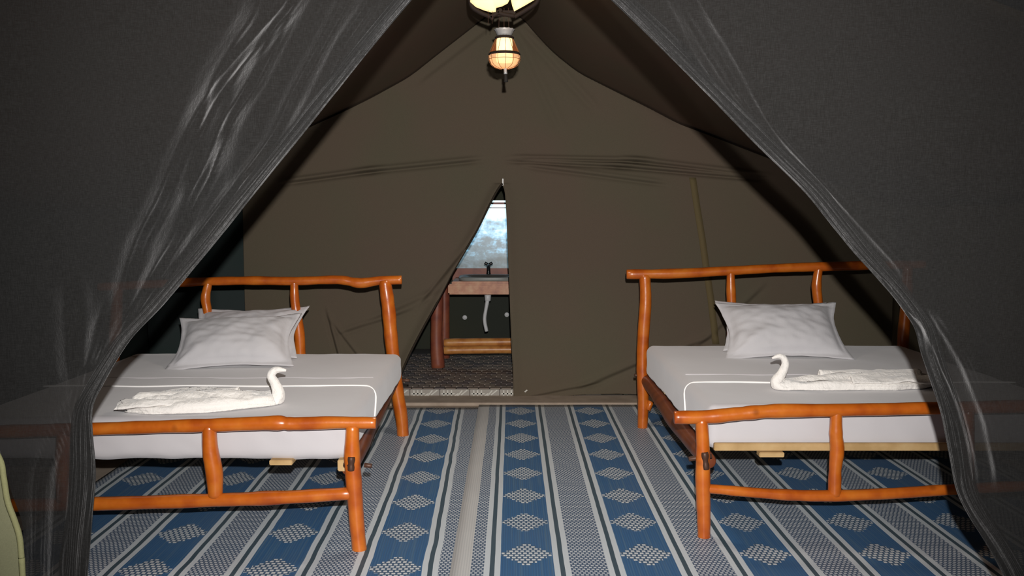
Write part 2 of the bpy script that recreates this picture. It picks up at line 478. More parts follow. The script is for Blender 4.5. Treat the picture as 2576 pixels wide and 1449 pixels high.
hz = m.math('ADD', m.math('MULTIPLY', m.math('SUBTRACT', g.outputs[2], wz0), 1.05), m.math('MULTIPLY', m.math('SUBTRACT', a, .5), .8))
hz = m.math('ADD', hz, m.math('MULTIPLY', m.math('SUBTRACT', b2, .5), .5))
col = m.ramp(hz, [(.0, (.06, .085, .09)), (.24, (.13, .20, .24)), (.40, (.28, .58, .80)), (.56, (.78, .98, 1.05))])
m.base((.1, .1, .1, 1)); m.l(col, m.b.inputs['Emission Color']); m.b.inputs['Emission Strength'].default_value = 1.0; m.rough(.3)
M_pane = m.m
win = struct(box('window_1', (-.3, YB + .03, (wz0 + wz1) / 2), (2.6, .012, wz1 - wz0), M_pane, bev=0))
M_pink = plain('pink_painted_lath', (.42, .19, .17), .6)
box('frame', (-.3, YB - .005, wz1 - .03), (2.6, .03, .018), M_pink, win, .003)
box('frame', (-.3, YB - .005, wz1 - .075), (2.6, .02, .008), M_pink, win, .002)
# washstand
YC = gz(1110, 923, FZ).y
def wz(py, Y): return at(1200, py, Y).z
st = empty('washstand', (-.25, YC + .25, FZ), 'rustic wooden washstand seen through the slit in the back canvas', 'washstand')
xl = at(1128, 727, YC).x; xr = .42
zt_ = wz(727, YC)
box('front_beam', ((xl + xr) / 2, YC - .01, zt_), (xr - xl, .07, .092), M_counter, st, .012)
zt2 = zt_ + .046
box('counter_top', ((xl + xr) / 2 + .02, YC + .27, zt2 + .008), (xr - xl - .02, .56, .028), M_counter, st, .006)
box('back_board', ((xl + xr) / 2, YC + .56, wz(688, YC + .56) - .01), (xr - xl, .03, .12), M_redpost, st, .004)
for x in (at(1102, 850, YC).x, .40):
    tube('leg', [Vector((x, YC - .02, FZ)), Vector((x - .012, YC - .02, FZ + .3)), Vector((x + .004, YC - .02, zt_ + .03))], [.058, .054, .05], M_redpost, st, wob=.05, seed=x)
    tube('leg', [Vector((x + .02, YC + .5, FZ)), Vector((x + .02, YC + .5, zt2))], .05, M_redpost, st, wob=.05, seed=x + 2)
for py, dy in ((862, .02), (881, -.03)):
    P = at(1118, py, YC + dy)
    tube('shelf_beam', [Vector((P.x, YC + dy, P.z)), Vector((P.x + .3, YC + dy, P.z + .004)), Vector((.42, YC + dy, P.z + .01))], .037, M_counter2, st, wob=.05, seed=py)
# basin, tap, trap
M_cer = plain('grey_ceramic', (.30, .31, .29), .3)
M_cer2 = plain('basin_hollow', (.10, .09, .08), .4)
M_black = plain('black_plastic', (.008, .008, .008), .35)
M_white = plain('white_plastic', (.74, .74, .74), .4)
bx = at(1228, 700, YC + .25).x
bs = empty('wash_basin', (bx, YC + .25, zt2 + .022), 'grey inset basin on top of the washstand', 'basin')
def sup(n_, a, b, cx_, cy_, z, e=4):
    out = []
    for i in range(n_):
        t = 2 * math.pi * i / n_; c, s = math.cos(t), math.sin(t)
        out.append(Vector((cx_ + a * math.copysign(abs(c) ** (2 / e), c), cy_ + b * math.copysign(abs(s) ** (2 / e), s), z)))
    return out
def loft(name, rings, mat, parent, cap=True):
    n_ = len(rings[0]); vs = [p for r in rings for p in r]; fs = []
    for j in range(len(rings) - 1):
        for i in range(n_): fs.append((j * n_ + i, j * n_ + (i + 1) % n_, (j + 1) * n_ + (i + 1) % n_, (j + 1) * n_ + i))
    if cap: fs.append(tuple(range((len(rings) - 1) * n_, len(rings) * n_)))
    return link(name, mesh(name, vs, fs), mat, parent)
zb = zt2 + .022
loft('rim', [sup(40, .26, .20, bx, YC + .24, zb), sup(40, .27, .21, bx, YC + .24, zb + .02), sup(40, .262, .202, bx, YC + .24, zb + .034), sup(40, .235, .175, bx, YC + .24, zb + .03)], M_cer, bs, False)
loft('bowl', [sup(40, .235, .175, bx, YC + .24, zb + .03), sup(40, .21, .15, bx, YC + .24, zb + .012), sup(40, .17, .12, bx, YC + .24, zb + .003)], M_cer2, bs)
tp = empty('tap', (at(1229, 690, YC + .47).x, YC + .47, zt2 + .022), 'small black tap behind the grey basin', 'tap')
tx = tp.location.x; tz = tp.location.z
tube('tap_body', [Vector((tx, YC + .47, tz)), Vector((tx, YC + .47, tz + .06)), Vector((tx, YC + .47, tz + .13))], [.026, .018, .016], M_black, tp, seg=12)
tube('spout', [Vector((tx, YC + .47, tz + .10)), Vector((tx, YC + .42, tz + .125)), Vector((tx, YC + .36, tz + .11)), Vector((tx, YC + .345, tz + .08))], .010, M_black, tp, seg=10)
for s in (-1, 1): tube('handle', [Vector((tx, YC + .47, tz + .12)), Vector((tx + s * .035, YC + .47, tz + .14))], .014, M_black, tp, seg=10)
pr = [at(1226, 735, YC + .2), at(1226, 757, YC + .2), at(1222, 780, YC + .2), at(1219, 805, YC + .2), at(1224, 833, YC + .2)]
dp = empty('drain_pipe', pr[0], 'white plastic drain hose hanging under the basin', 'pipe')
tube('hose', pr, [.020, .019, .016, .017, .017], M_white, dp, seg=14, n=5)
tube('collar', [at(1227, 742, YC + .2), at(1227, 756, YC + .2)], [.031, .028], M_white, dp, seg=14, n=2)
for (px, py), lb in (((1170, 797), 'small white round wall knob left of the drain hose'), ((1275, 790), 'small white round wall knob right of the drain hose')):
    P = at(px, py, YB); k = empty('wall_knob', P, lb, 'knob', )
    tube('stem', [P + Vector((0, .01, 0)), P + Vector((0, -.05, 0))], .012, M_white, k, seg=12, n=2)
    tube('cap', [P + Vector((0, -.04, 0)), P + Vector((0, -.062, 0))], .024, M_white, k, seg=16, n=2)

# ------------------------------------------------------------------ woven mats
K = .0015956
XD = -.0814 - .0095            # left side of the reference dark stripe
def woven(name, xa, xb, ya, yb, z, mat, rotz, org, lab):
    def fn(u, v):
        x = xa + (xb - xa) * u; y = ya + (yb - ya) * v
        e = .004 * nz(y * 3, x * 2, 5) if v in (0.0, 1.0) else 0
        return Vector((x, y + e * 3, z + .0012 * nz(x * 3, y * 2, 2)))
    vs, fs = grid(fn, 60, 60)
    o = link(name, mesh(name, vs, fs), mat); o.location = org; o.rotation_euler = (0, 0, rotz); solid(o, .003)
    return tag(o, lab, 'mat')
mr = mat_material('blue_white_weave_right', XD, 3.664, .392, .006, (-.126, -.168))
# left border of the right mat: dots from -.126, plain selvage beyond -.168
woven('woven_mat', -.250, 2.85, 1.2, 6.62, .0110, mr, 0, (0, 0, 0), 'blue and white diamond woven floor mat reaching under the right-hand bed')
ml = mat_material('blue_white_weave_left', 0.0, 3.534, .419, .018)
ang = math.radians(1.07)
# dark stripe of the left mat through the measured point on its right
Pd = gz(1080, 1449)
lx = Pd.x * math.cos(ang) + Pd.y * math.sin(ang)
ox = lx + .0095 - .305 
org = (ox * math.cos(ang), ox * math.sin(ang), 0)
woven('woven_mat', -1.60, .44, 1.2, 6.56, .0045, ml, ang, org, 'blue and white diamond woven floor mat reaching under the left-hand bed')

# ================================================================== BEDS
def pole(name, pts, Y, Rpx, parent, mat=None, wob=.05, seed=0, n=8):
    P = [at(p[0], p[1], (p[2] if len(p) > 2 else Y)) for p in pts]
    R = [r * (p.y if isinstance(p, Vector) else Y) / F for r, p in zip(Rpx, P)] if isinstance(Rpx, (list, tuple)) else [Rpx * p.y / F for p in P]
    return tube(name, P, R, mat or M_wood, parent, seg=22, n=n, wob=wob, seed=seed)

def cyl(name, a, b, r, mat, parent): return tube(name, [a, b], r, mat, parent, seg=12, n=2)

# ---- left bed
YFL = gz(903, 1385).y; YHL = gz(1013, 1097).y
LB = empty('log_bed', (-1.55, (YFL + YHL) / 2, 0), 'orange varnished log bed on the left, one leg of its headboard leaning', 'bed', 'log beds in the tent')
pole('headboard_rail', [(250, 722), (400, 714), (520, 708), (640, 706), (745, 707), (850, 704), (905, 712), (955, 706), (1010, 704)], YHL, [11, 11, 11, 11, 11, 11, 13, 11, 11], LB, seed=1)
gl = lambda x: at(x, 724, YHL)
pole('headboard_leg', [(968, 706), (978, 780), (985, 860), (997, 970), (1010, 1050), (1014, 1099)], YHL, [16, 17, 17, 17, 16, 15], LB, seed=2, wob=.035)
pole('headboard_post', [(740, 708), (742, 760), (752, 830), (756, 900), (757, 960)], YHL, [10, 12, 13, 13, 12], LB, seed=3)
pole('headboard_post', [(525, 710), (517, 750), (522, 790), (524, 870), (522, 960)], YHL, [9, 12, 11, 12, 12], LB, seed=4)
pole('headboard_leg', [(297, 720), (292, 800), (286, 900), (278, 1000), (272, 1103)], YHL, [13, 15, 15, 15, 15], LB, seed=5)
pole('headboard_lower_rail', [(262, 965), (500, 962), (750, 958), (1000, 958)], YHL, 13, LB, seed=6)
pole('footboard_rail', [(-215, 1092), (0, 1086), (245, 1079), (420, 1073), (550, 1069), (690, 1064), (740, 1066), (850, 1063), (945, 1064)], YFL, [17, 17, 17, 17, 17, 19, 17, 16, 15], LB, seed=7)
pole('footboard_leg', [(887, 1072), (886, 1150), (893, 1250), (899, 1330), (905, 1388)], YFL, [17, 21, 20, 19, 19], LB, seed=8, wob=.03)
pole('footboard_post', [(526, 1072), (529, 1130), (539, 1190), (542, 1248)], YFL, [18, 20, 22, 18], LB, seed=9, wob=.03)
pole('footboard_post', [(160, 1082), (158, 1160), (160, 1260)], YFL, [17, 19, 17], LB, seed=10)
pole('footboard_leg', [(-130, 1090), (-136, 1200), (-142, 1400)], YFL, [19, 19, 18], LB, seed=11)
pole('footboard_lower_rail', [(-150, 1275), (100, 1270), (300, 1266), (540, 1258), (700, 1252), (885, 1241)], YFL, [17, 17, 18, 17, 18, 16], LB, seed=12)
sl0 = at(985, 960, YHL - .14); sl1 = at(893, 1150, YFL)
sl1.z = .335; 
tube('side_rail', [Vector((-.775, YHL - .06, .375)), Vector((-.765, (YHL + YFL) / 2, .33)), Vector((-.712, YFL + .09, .335))], [.048, .052, .036], M_wood_shaded, LB, wob=.06, seed=13)
tube('side_rail', [Vector((-2.45, YHL - .02, .36)), Vector((-2.44, (YHL + YFL) / 2, .33)), Vector((-2.44, YFL + .03, .325))], .046, M_wood_shaded, LB, wob=.06, seed=14)
def slats(bed, x0, x1, y0, y1, z, n_):
    for i in range(n_):
        y = y0 + (y1 - y0) * (i + .5) / n_
        box('slat', ((x0 + x1) / 2 + random.uniform(-.02, .02), y, z), (x1 - x0, .085, .020), M_slat, bed, .003)
slats(LB, -2.42, -.80, YFL + .16, YHL - .12, .372, 11)
box('support_block', at(712, 1158, YFL + .1), (.10, .08, .022), M_slat, LB, .003)
box('support_block', at(868, 1167, YFL + .09), (.055, .06, .05), M_slat, LB, .004)
cyl('bolt', at(917, 1170, YFL + .0), at(935, 1172, YFL + .0), .010, M_bolt, LB)
cyl('bolt', at(870, 1168, YFL - .0), at(885, 1170, YFL - .03), .014, M_bolt, LB)
pole('knot', [(884, 1150), (883, 1183)], YFL - .030, 9, LB, M_bolt, wob=.1)
cyl('bolt', at(1012, 956, YHL), at(1030, 957, YHL), .010, M_bolt, LB)

# ---- right bed
YFR = gz(1770, 1357).y; YHR = gz(1617, 1080).y
RB = empty('log_bed', (1.75, (YFR + YHR) / 2, 0), 'orange varnished log bed on the right, its footboard bottom rail bowed', 'bed', None)
RB['group'] = 'log beds in the tent'
pole('headboard_rail', [(1577, 690), (1700, 688), (1840, 681), (1950, 675), (2060, 671), (2180, 668), (2325, 665)], YHR, [12, 13, 12, 11, 12, 11, 11], RB, seed=21)
pole('headboard_leg', [(1622, 692), (1624, 760), (1618, 850), (1616, 930), (1618, 1010), (1616, 1082)], YHR, [14, 15, 15, 15, 14, 13], RB, seed=22, wob=.03)
pole('headboard_post', [(1838, 684), (1839, 730), (1841, 800), (1840, 930)], YHR, [10, 12, 12, 12], RB, seed=23)
pole('headboard_post', [(2060, 672), (2054, 720), (2060, 790), (2060, 930)], YHR, [10, 12, 11, 11], RB, seed=24)
pole('headboard_leg', [(2283, 668), (2280, 760), (2272, 860), (2280, 980), (2282, 1088)], YHR, [13, 14, 14, 14, 14], RB, seed=25)
pole('headboard_lower_rail', [(1620, 925), (1900, 922), (2280, 918)], YHR, 12, RB, seed=26)
pole('footboard_rail', [(1697, 1050), (1780, 1049), (1860, 1041), (1950, 1034), (2100, 1032), (2350, 1027), (2600, 1022), (2850, 1020)], YFR, [17, 18, 17, 18, 17, 16, 16, 16], RB, seed=27)
pole('footboard_leg', [(1765, 1056), (1768, 1120), (1768, 1200), (1770, 1290), (1771, 1358)], YFR, [16, 17, 19, 18, 16], RB, seed=28, wob=.03)
pole('footboard_post', [(2104, 1035), (2103, 1090), (2106, 1130), (2101, 1180), (2099, 1245)], YFR, [14, 17, 18, 16, 17], RB, seed=29, wob=.03)
pole('footboard_post', [(2436, 1030), (2434, 1130), (2434, 1240)], YFR, [15, 17, 16], RB, seed=30)
pole('footboard_leg', [(2768, 1022), (2766, 1150), (2770, 1370)], YFR, 17, RB, seed=31)
pole('footboard_lower_rail', [(1770, 1228), (1860, 1236), (1980, 1245), (2100, 1247), (2250, 1241), (2400, 1231), (2600, 1222), (2768, 1218)], YFR, [12, 13, 14, 15, 14, 14, 14, 14], RB, seed=32)
tube('side_rail', [Vector((.905, YHR - .02, .335)), Vector((.915, YHR - .6, .315)), Vector((.905, (YHR + YFR) / 2, .31)), Vector((.885, YFR + .08, .335))], [.043, .048, .050, .038], M_wood_shaded, RB, wob=.06, seed=33)
tube('side_rail', [Vector((2.62, YHR - .02, .33)), Vector((2.62, (YHR + YFR) / 2, .31)), Vector((2.58, YFR + .02, .325))], .046, M_wood_shaded, RB, wob=.06, seed=34)
slats(RB, .935, 2.61, YFR + .13, YHR - .12, .367, 11)
box('end_board', ((.90 + 2.6) / 2, YFR + .075, at(2050, 1124, YFR + .07).z), (1.68, .022, .034), M_slat, RB, .003)
box('support_block', at(1938, 1141, YFR + .07), (.112, .05, .022), M_slat, RB, .003)
for q in ((1680, 985), (1697, 1002)):
    P = at(*q, 5.15 if q[0] == 1680 else 5.0); box('slat_end', P, (.05, .06, .022), M_slat, RB, .003)
cyl('bolt', at(1733, 1155, YFR + .02), at(1790, 1147, YFR + .02), .011, M_bolt, RB)
pole('knot', [(1772, 1138), (1776, 1180)], YFR - .024, 9, RB, M_bolt, wob=.15)
cyl('bolt', at(1596, 944, YHR), at(1610, 944, YHR), .010, M_bolt, RB)
tube('knot', [at(1638, 1010, YHR - .03), at(1630, 1030, YHR - .03)], .02, M_wood, RB, seg=10, n=2)

# ---- mattresses
def mattress(x0, x1, y0, y1, z0, z1, r, label, line, side_x, seed):
    hx, hy, hz = (x1 - x0) / 2, (y1 - y0) / 2, (z1 - z0) / 2
    c = Vector(((x0 + x1) / 2, (y0 + y1) / 2, (z0 + z1) / 2))
    nx, ny, nzv = 110, 110, 16
    verts, faces, idx = [], [], {}
    def vid(p):
        key = (round(p[0], 5), round(p[1], 5), round(p[2], 5))
        if key not in idx: idx[key] = len(verts); verts.append(Vector(p))
        return idx[key]
    def face(fn, a, b):
        for i in range(a):
            for j in range(b):
                faces.append([vid(fn(i / a, j / b)), vid(fn((i + 1) / a, j / b)), vid(fn((i + 1) / a, (j + 1) / b)), vid(fn(i / a, (j + 1) / b))])
    L = lambda t: -1 + 2 * t
    def warp(t, h):  # denser near the ends
        s = L(t); return h * math.copysign(1 - (1 - abs(s)) ** 1.35, s)
    for sg in (1, -1):
        face(lambda a, b: (warp(a, hx), warp(b, hy), sg * hz), nx, ny)
        face(lambda a, b: (warp(a, hx), sg * hy, warp(b, hz)), nx, nzv)
        face(lambda a, b: (sg * hx, warp(a, hy), warp(b, hz)), ny, nzv)
    out = []
    for p in verts:
        q = Vector((max(-hx + r, min(hx - r, p.x)), max(-hy + r, min(hy - r, p.y)), max(-hz + r, min(hz - r, p.z))))
        d = p - q; 
        if d.length > 1e-9: d.normalize()
        n_ = d
        P = q + d * r + c
        wv = .005 * nz(P.x * 2.2, P.y * 2.2, seed) + .0025 * nz(P.x * 8, P.y * 3, seed + 4)
        if abs(n_.z) < .5: wv += .004 * nz((P.x + P.z * .8) * 11, P.y * 5, P.z * 10 + seed)
        if P.z < z0 + .03: P.z += .008 * nz(P.x * 7, seed, P.y * 7) - .002
        out.append(P + n_ * wv)
    me = mesh('mattress', out, faces)
    bm = bmesh.new(); bm.from_mesh(me); bmesh.ops.recalc_face_normals(bm, faces=bm.faces); bm.to_mesh(me); bm.free()
    o = link('mattress', me, M_sheet); o.location = (0, 0, 0)
    tag(o, label, 'mattress', 'sheet-covered mattresses')
    # white trim line: across the top and down the visible side
    sgn = 1 if side_x > c.x else -1
    ln = []
    far = x0 if sgn > 0 else x1
    for i in range(21):
        x = far + (side_x - far) * i / 20; x -= sgn * .03 if i == 20 else 0
        ln.append(Vector((x, line + .012 * math.sin(i * .8), z1 + .002 + .005 * nz(x * 2.2, line * 2.2, seed))))
    ln[-1].z -= .004
    ln.append(Vector((side_x + sgn * .001, line - .01, z1 - .035)))
    ln.append(Vector((side_x + sgn * .004, line - .03, (z0 + z1) / 2)))
    ln.append(Vector((side_x + sgn * .002, line - .05, z0 + .04)))
    q_ = tube('fold_line', [Vector((x0 + .05 + (x1 - x0 - .1) * i / 20, line + .24 + .01 * math.sin(i), z1 - .0015 + .005 * nz((x0 + (x1 - x0) * i / 20) * 2.2, (line + .24) * 2.2, seed))) for i in range(21)], .006, M_sheet, o, seg=8, n=2)
    p_ = tube('piping', ln, .0048, M_piping, o, seg=8, n=3); p_['label'] = 'bright white trim line'
    return o
ZL = .560; ZR = .585
YSL = gz(900, 972, ZL).y; YSR = gz(1800, 963, ZR).y
mattress(-2.42, -.705, YFL + .085, YHL - .075, .374, ZL, .045, 'thick mattress in a white sheet on the left-hand log bed', YSL, -.705, 1.0)
mattress(.885, 2.58, YFR + .100, YHR - .075, .380, ZR, .045, 'thick mattress in a white sheet on the right-hand log bed', YSR, .885, 5.0)
# faint sewn ridge behind the trim line
# ---- pillows
def pillow(W, Hh, T, M4, label, group, seed, fl=.03, corner=.10):
    """flanged pillow, local x = width, z = height, y = thickness"""
    n = 44; vs = []; fs = []
    def pt(i, j, s):
        u, v = -1 + 2 * i / n, -1 + 2 * j / n
        inx = min(1, abs(u) / (1 - 2 * fl / W)); inz = min(1, abs(v) / (1 - 2 * fl / Hh))
        prof = (max(0, 1 - inx ** 2.6) ** .55) * (max(0, 1 - inz ** 2.6) ** .55)
        pinch = 1 + corner * (u * u * v * v) - .055 * (1 - v * v) * (abs(u) ** 3) - .055 * (1 - u * u) * abs(v) ** 3
        x = u * W / 2 * pinch; z = v * Hh / 2 * pinch
        y = s * (T / 2 * prof + .0025)
        wr = .010 * nz(u * 2.2 + seed, v * 2.2, seed) + .006 * nz(u * 7 + v * 3, v * 5 - u * 2, seed + 2)
        wr += .007 * math.sin(9 * math.atan2(v + .9, u + .95) + seed) * math.exp(-((u + .9) ** 2 + (v + .9) ** 2) * 1.6)
        wr += .007 * math.sin(10 * math.atan2(v - .95, u - .9) + seed) * math.exp(-((u - .9) ** 2 + (v - .9) ** 2) * 1.6)
        y += wr * (.35 + prof) * (1 if s > 0 else .4)
        z += .006 * nz(u * 3, seed * 3) * abs(v); x += .006 * nz(v * 3, seed * 5) * abs(u)
        return M4 @ Vector((x, -y, z))
    for s in (1, -1):
        for j in range(n + 1):
            for i in range(n + 1): vs.append(pt(i, j, s))
    N = (n + 1) ** 2
    for s in (0, 1):
        for j in range(n):
            for i in range(n):
                a = s * N + j * (n + 1) + i; q = (a, a + 1, a + n + 2, a + n + 1); fs.append(q if s == 0 else q[::-1])
    rim = [i for i in range(n)] + [n + j * (n + 1) for j in range(n)] + [n * (n + 1) + n - i for i in range(n)] + [(n - j) * (n + 1) for j in range(n)]
    for a, b in zip(rim, rim[1:] + rim[:1]): fs.append((a, N + a, N + b, b))
    me = mesh('pillow', vs, fs)
    bm = bmesh.new(); bm.from_mesh(me); bmesh.ops.recalc_face_normals(bm, faces=bm.faces); bm.to_mesh(me); bm.free()
    o = link('pillow', me, M_pillow); return tag(o, label, 'pillow', group)
def pose(px0, px1, py, z, Hh, lean, roll=0, yaw=0, dy=0):
    """pillow standing on its long edge between two pixels, leaning back"""
    A = gz(px0, py, z); A.y += dy
    k = (px1 - px0) / (F) * A.y
    mid = at((px0 + px1) / 2, py, A.y)
    c = Vector((mid.x, A.y + math.sin(lean) * Hh / 2, z + math.cos(lean) * Hh / 2))
    return Matrix.Translation(c) @ Matrix.Rotation(yaw, 4, 'Z') @ Matrix.Rotation(-lean, 4, 'X') @ Matrix.Rotation(roll, 4, 'Y')
G = 'pillows standing on the beds'
pillow(.67, .43, .20, pose(421, 716, 922, ZL + .012, .43, math.radians(56), math.radians(-3), math.radians(2)), 'white pillow in front of another on the left-hand bed', G, 1.3)
pillow(.66, .44, .14, pose(460, 735, 903, ZL + .02, .44, math.radians(55), math.radians(-2.5), math.radians(-2), dy=.08), 'white pillow behind another on the left-hand bed', G, 4.1)
pillow(.69, .45, .20, pose(1846, 2132, 898, ZR + .012, .45, math.radians(52), math.radians(-1), math.radians(-4)), 'white pillow in front of another on the right-hand bed', G, 7.7)
pillow(.66, .43, .14, pose(1832, 2112, 884, ZR + .02, .43, math.radians(54), math.radians(1.0), math.radians(-3), dy=.06), 'white pillow behind another on the right-hand bed', G, 2.6)

# ---- towel swans
def swan(ztop, head, label, seed, tailpx, neck, sgn):
    """continuous rolled towel: wide crumpled tail, body, rising neck, folded head. tailpx: list of (px,py,halfwidth,height)"""
    rings = []; seg = 36
    path = []
    for px, py, hw, hh in tailpx:
        P = gz(px, py, ztop + .01); path.append((P, hw, hh))
    C = []; 
    pts = [p[0] for p in path]
    P0 = path[-1][0]
    for (px, py, r) in neck:
        P = at(px, py, P0.y); path.append((P, r, r)); pts.append(P)
    n = 7; CC = catmull(pts, n); m_ = len(CC)
    tw = [(i * n, p[1]) for i, p in enumerate(path)]; thh = [(i * n, p[2]) for i, p in enumerate(path)]
    nt = len(tailpx) * n
    vs, fs = [], []; prev = None
    for i, c in enumerate(CC):
        T = (CC[min(i + 1, m_ - 1)] - CC[max(0, i - 1)]).normalized()
        # side vector stays roughly toward the camera axis (Y)
        sdv = Vector((0, 1, 0)); sdv = (sdv - T * sdv.dot(T)).normalized(); up = sdv.cross(T) * (1 if sdv.cross(T).z > 0 or i > nt else -1)
        if prev is not None and up.dot(prev) < 0: up = -up
        prev = up
        a_, b_ = lerp(tw, i), lerp(thh, i)
        body = max(0, min(1, (nt - i) / n))
        for k in range(seg):
            t = 2 * math.pi * k / seg
            cs, sn = math.cos(t), math.sin(t)
            rag = 1 + body * (.12 * nz(k * .7, i * .12, seed) + .04 * math.sin(k * 1.6 + i * .10))
            hgt = 1 + body * (.55 * nz(k * .55 + 3, i * .14, seed + 5) + .12 * math.sin(k * 1.2 + i * .10)) 
            if sn < 0: hgt = min(hgt, 1)
            o_ = c + sdv * (cs * a_ * rag) + up * (sn * b_ * hgt)
            if i < n: o_ += T * (-.035 * abs(nz(k * 1.3, seed)) * 2)
            if body > 0: o_.z = max(o_.z, ztop + .002)
            vs.append(o_)
    for i in range(m_ - 1):
        for k in range(seg):
            fs.append((i * seg + k, i * seg + (k + 1) % seg, (i + 1) * seg + (k + 1) % seg, (i + 1) * seg + k))
    fs.append(tuple(range(seg))[::-1]); fs.append(tuple(range((m_ - 1) * seg, m_ * seg)))
    me = mesh('towel_swan', vs, fs)
    bm = bmesh.new(); bm.from_mesh(me); bmesh.ops.recalc_face_normals(bm, faces=bm.faces); bm.to_mesh(me); bm.free()
    o = link('towel_swan', me, M_towel); tag(o, label, 'towel', 'towels folded as swans')
    # loose folded layers lying over the tail
    for q, (t0, t1, off, wd, zz) in enumerate(((0, .62, -.05, .075, .050), (.05, .8, .045, .06, .062), (-.04, .35, .005, .105, .040))):
        A, B = path[0][0], path[len(tailpx) - 2][0]
        def fn(u, v):
            c = A.lerp(B, t0 + (t1 - t0) * u); sd = Vector((0, 1, 0))
            wv = wd * (1 - .45 * u) * (1 + .25 * nz(u * 5, seed + q))
            z = ztop + zz * (.4 + .8 * math.sin(math.pi * min(1, .12 + v * .8))) + .010 * nz(u * 4, v * 2.5, seed + q) + .004 * math.sin(v * 8 + u * 3)
            p = c + sd * (off + (v - .5) * 2 * wv) + Vector((-.03 * nz(v * 6, seed * 2 + q) * (1 - u) * sgn, 0, 0)); p.z = max(ztop + .004, z); return p
        vs_, fs_ = grid(fn, 40, 18)
        l_ = link('towel_fold', mesh('towel_fold', vs_, fs_), M_towel, o); solid(l_, .008)
    return o
swan(ZL + .003, None, 'white towel folded as a swan on the left-hand bed', 2.0,
     [(325, 1028, .045, .026), (380, 1024, .125, .050), (450, 1020, .150, .064), (540, 1018, .120, .064), (610, 1015, .090, .056), (660, 1013, .062, .048), (690, 1010, .042, .040)],
     [(700, 990, .030), (692, 965, .022), (682, 945, .019), (690, 933, .018), (702, 930, .014), (720, 932, .005)], 1)
swan(ZR + .003, None, 'white towel folded as a swan on the right-hand bed', 9.0,
     [(2335, 964, .05, .030), (2290, 964, .105, .052), (2220, 965, .130, .060), (2140, 967, .105, .055), (2060, 970, .080, .046), (2000, 972, .056, .040), (1965, 974, .040, .034)],
     [(1953, 960, .028), (1966, 940, .022), (1975, 918, .018), (1972, 902, .016), (1960, 896, .012), (1942, 901, .005)], -1)

# ================================================================== LAMPS
sl = bpy.data.lights.new('lamp_downlight', 'SPOT'); sl.energy = 34; sl.color = (1, .86, .72); sl.spot_size = math.radians(132); sl.spot_blend = .6; sl.shadow_soft_size = .12
slo = bpy.data.objects.new('lamp_downlight', sl); COL.objects.link(slo); slo.location = (-.03, 4.8, 2.10)
M_dkwood = plain('dark_lamp_wood', (.012, .004, .001), .8)
M_amber = emis('amber_lit_paper', (1.0, .56, .27), .62)
def seethru(mm, f):
    t = mm.node_tree; o_ = t.nodes['Material Output']; mx = t.nodes.new('ShaderNodeMixShader'); tr = t.nodes.new('ShaderNodeBsdfTransparent'); mx.inputs[0].default_value = f
    t.links.new(tr.outputs[0], mx.inputs[1]); t.links.new(t.nodes['Principled BSDF'].outputs[0], mx.inputs[2]); t.links.new(mx.outputs[0], o_.inputs[0])
M_amber.name = 'amber_lit_paper'; seethru(M_amber, .62)
M_glow = emis('glowing_tube', (1.0, .74, .36), 1.35)
M_cream_lit = emis('cream_lit_shade', (1.0, .76, .38), 1.0)
M_hood = plain('brown_hood', (.10, .028, .006), .7); M_cane = plain('brown_cane', (.30, .11, .03), .6)
M_silver = plain('silver_wire', (.42, .42, .42), .5, .2)
M_dkfab = plain('dark_tassel', (.01, .008, .006), .8)
YLN = 4.8
C0 = at(1269, 130, YLN); s1 = YLN / F
lan = empty('lantern', at(1269, 172, YLN), 'small glowing basket lantern hanging in the tent centre below the bigger lamp', 'lantern')
def zc(py): return at(1269, py, YLN).z - C0.z
def pf(l): return [(r * s1, zc(py)) for r, py in l]
lathe('candle_tube', pf([(.5, 156), (19, 156), (20, 150), (20, 110), (19, 98), (.5, 97)]), C0, M_glow, lan)
b = lathe('bowl', pf([(8, 171), (22, 170), (32, 162), (37, 150), (38, 138), (36, 134)]), C0, M_amber, lan)
lathe('hood_ring', pf([(23, 99), (24, 94), (18, 91), (15, 92), (15, 97), (23, 99)]), C0, M_dkwood, lan)
lathe('bowl_rim', pf([(38, 140), (40, 137), (37, 133), (35, 136), (38, 140)]), C0, M_dkwood, lan)
for k in range(12):                        # cage of thin canes
    a = 2 * math.pi * k / 12 + .1
    P = [C0 + Vector((math.cos(a) * r * s1, math.sin(a) * r * s1, zc(py))) for r, py in ((21, 96), (30, 116), (38, 137), (38.5, 152), (31, 166), (12, 174))]
    tube('cane', P, .0011, M_cane, lan, seg=6, n=4)
lathe('hood', pf([(20, 96), (29, 115), (37, 136)]), C0, M_hood, lan, a0=-.25, a1=math.pi + .25)
for r, py in ((38.8, 150),):
    lathe('hoop', [((r + .6 * math.cos(t)) * s1, zc(py) + .6 * math.sin(t) * s1) for t in [i * math.pi / 3 for i in range(7)]], C0, M_cane, lan)
cw = lathe('crown', pf([(15, 92), (18, 86), (21, 79), (25, 74)]), C0, M_silver, lan, seg=28, flute=.07); solid(cw, .002)
tube('tassel_neck', [C0 + Vector((.004 * 1, 0, zc(172))), C0 + Vector((.006, 0, zc(186)))], [.008, .010], M_silver, lan, seg=10, n=3)
tube('tassel', [C0 + Vector((.006, 0, zc(186))), C0 + Vector((.007, 0, zc(195))), C0 + Vector((.008, 0, zc(206)))], [.007, .010, .012], M_dkfab, lan, seg=10, n=4)
for dx in (-14, -1, 11):
    tube('cord', [C0 + Vector((dx * s1, 0, zc(78))), C0 + Vector((dx * s1 * .9, 0, zc(20)))], .0012, M_bolt, lan, seg=6, n=2)
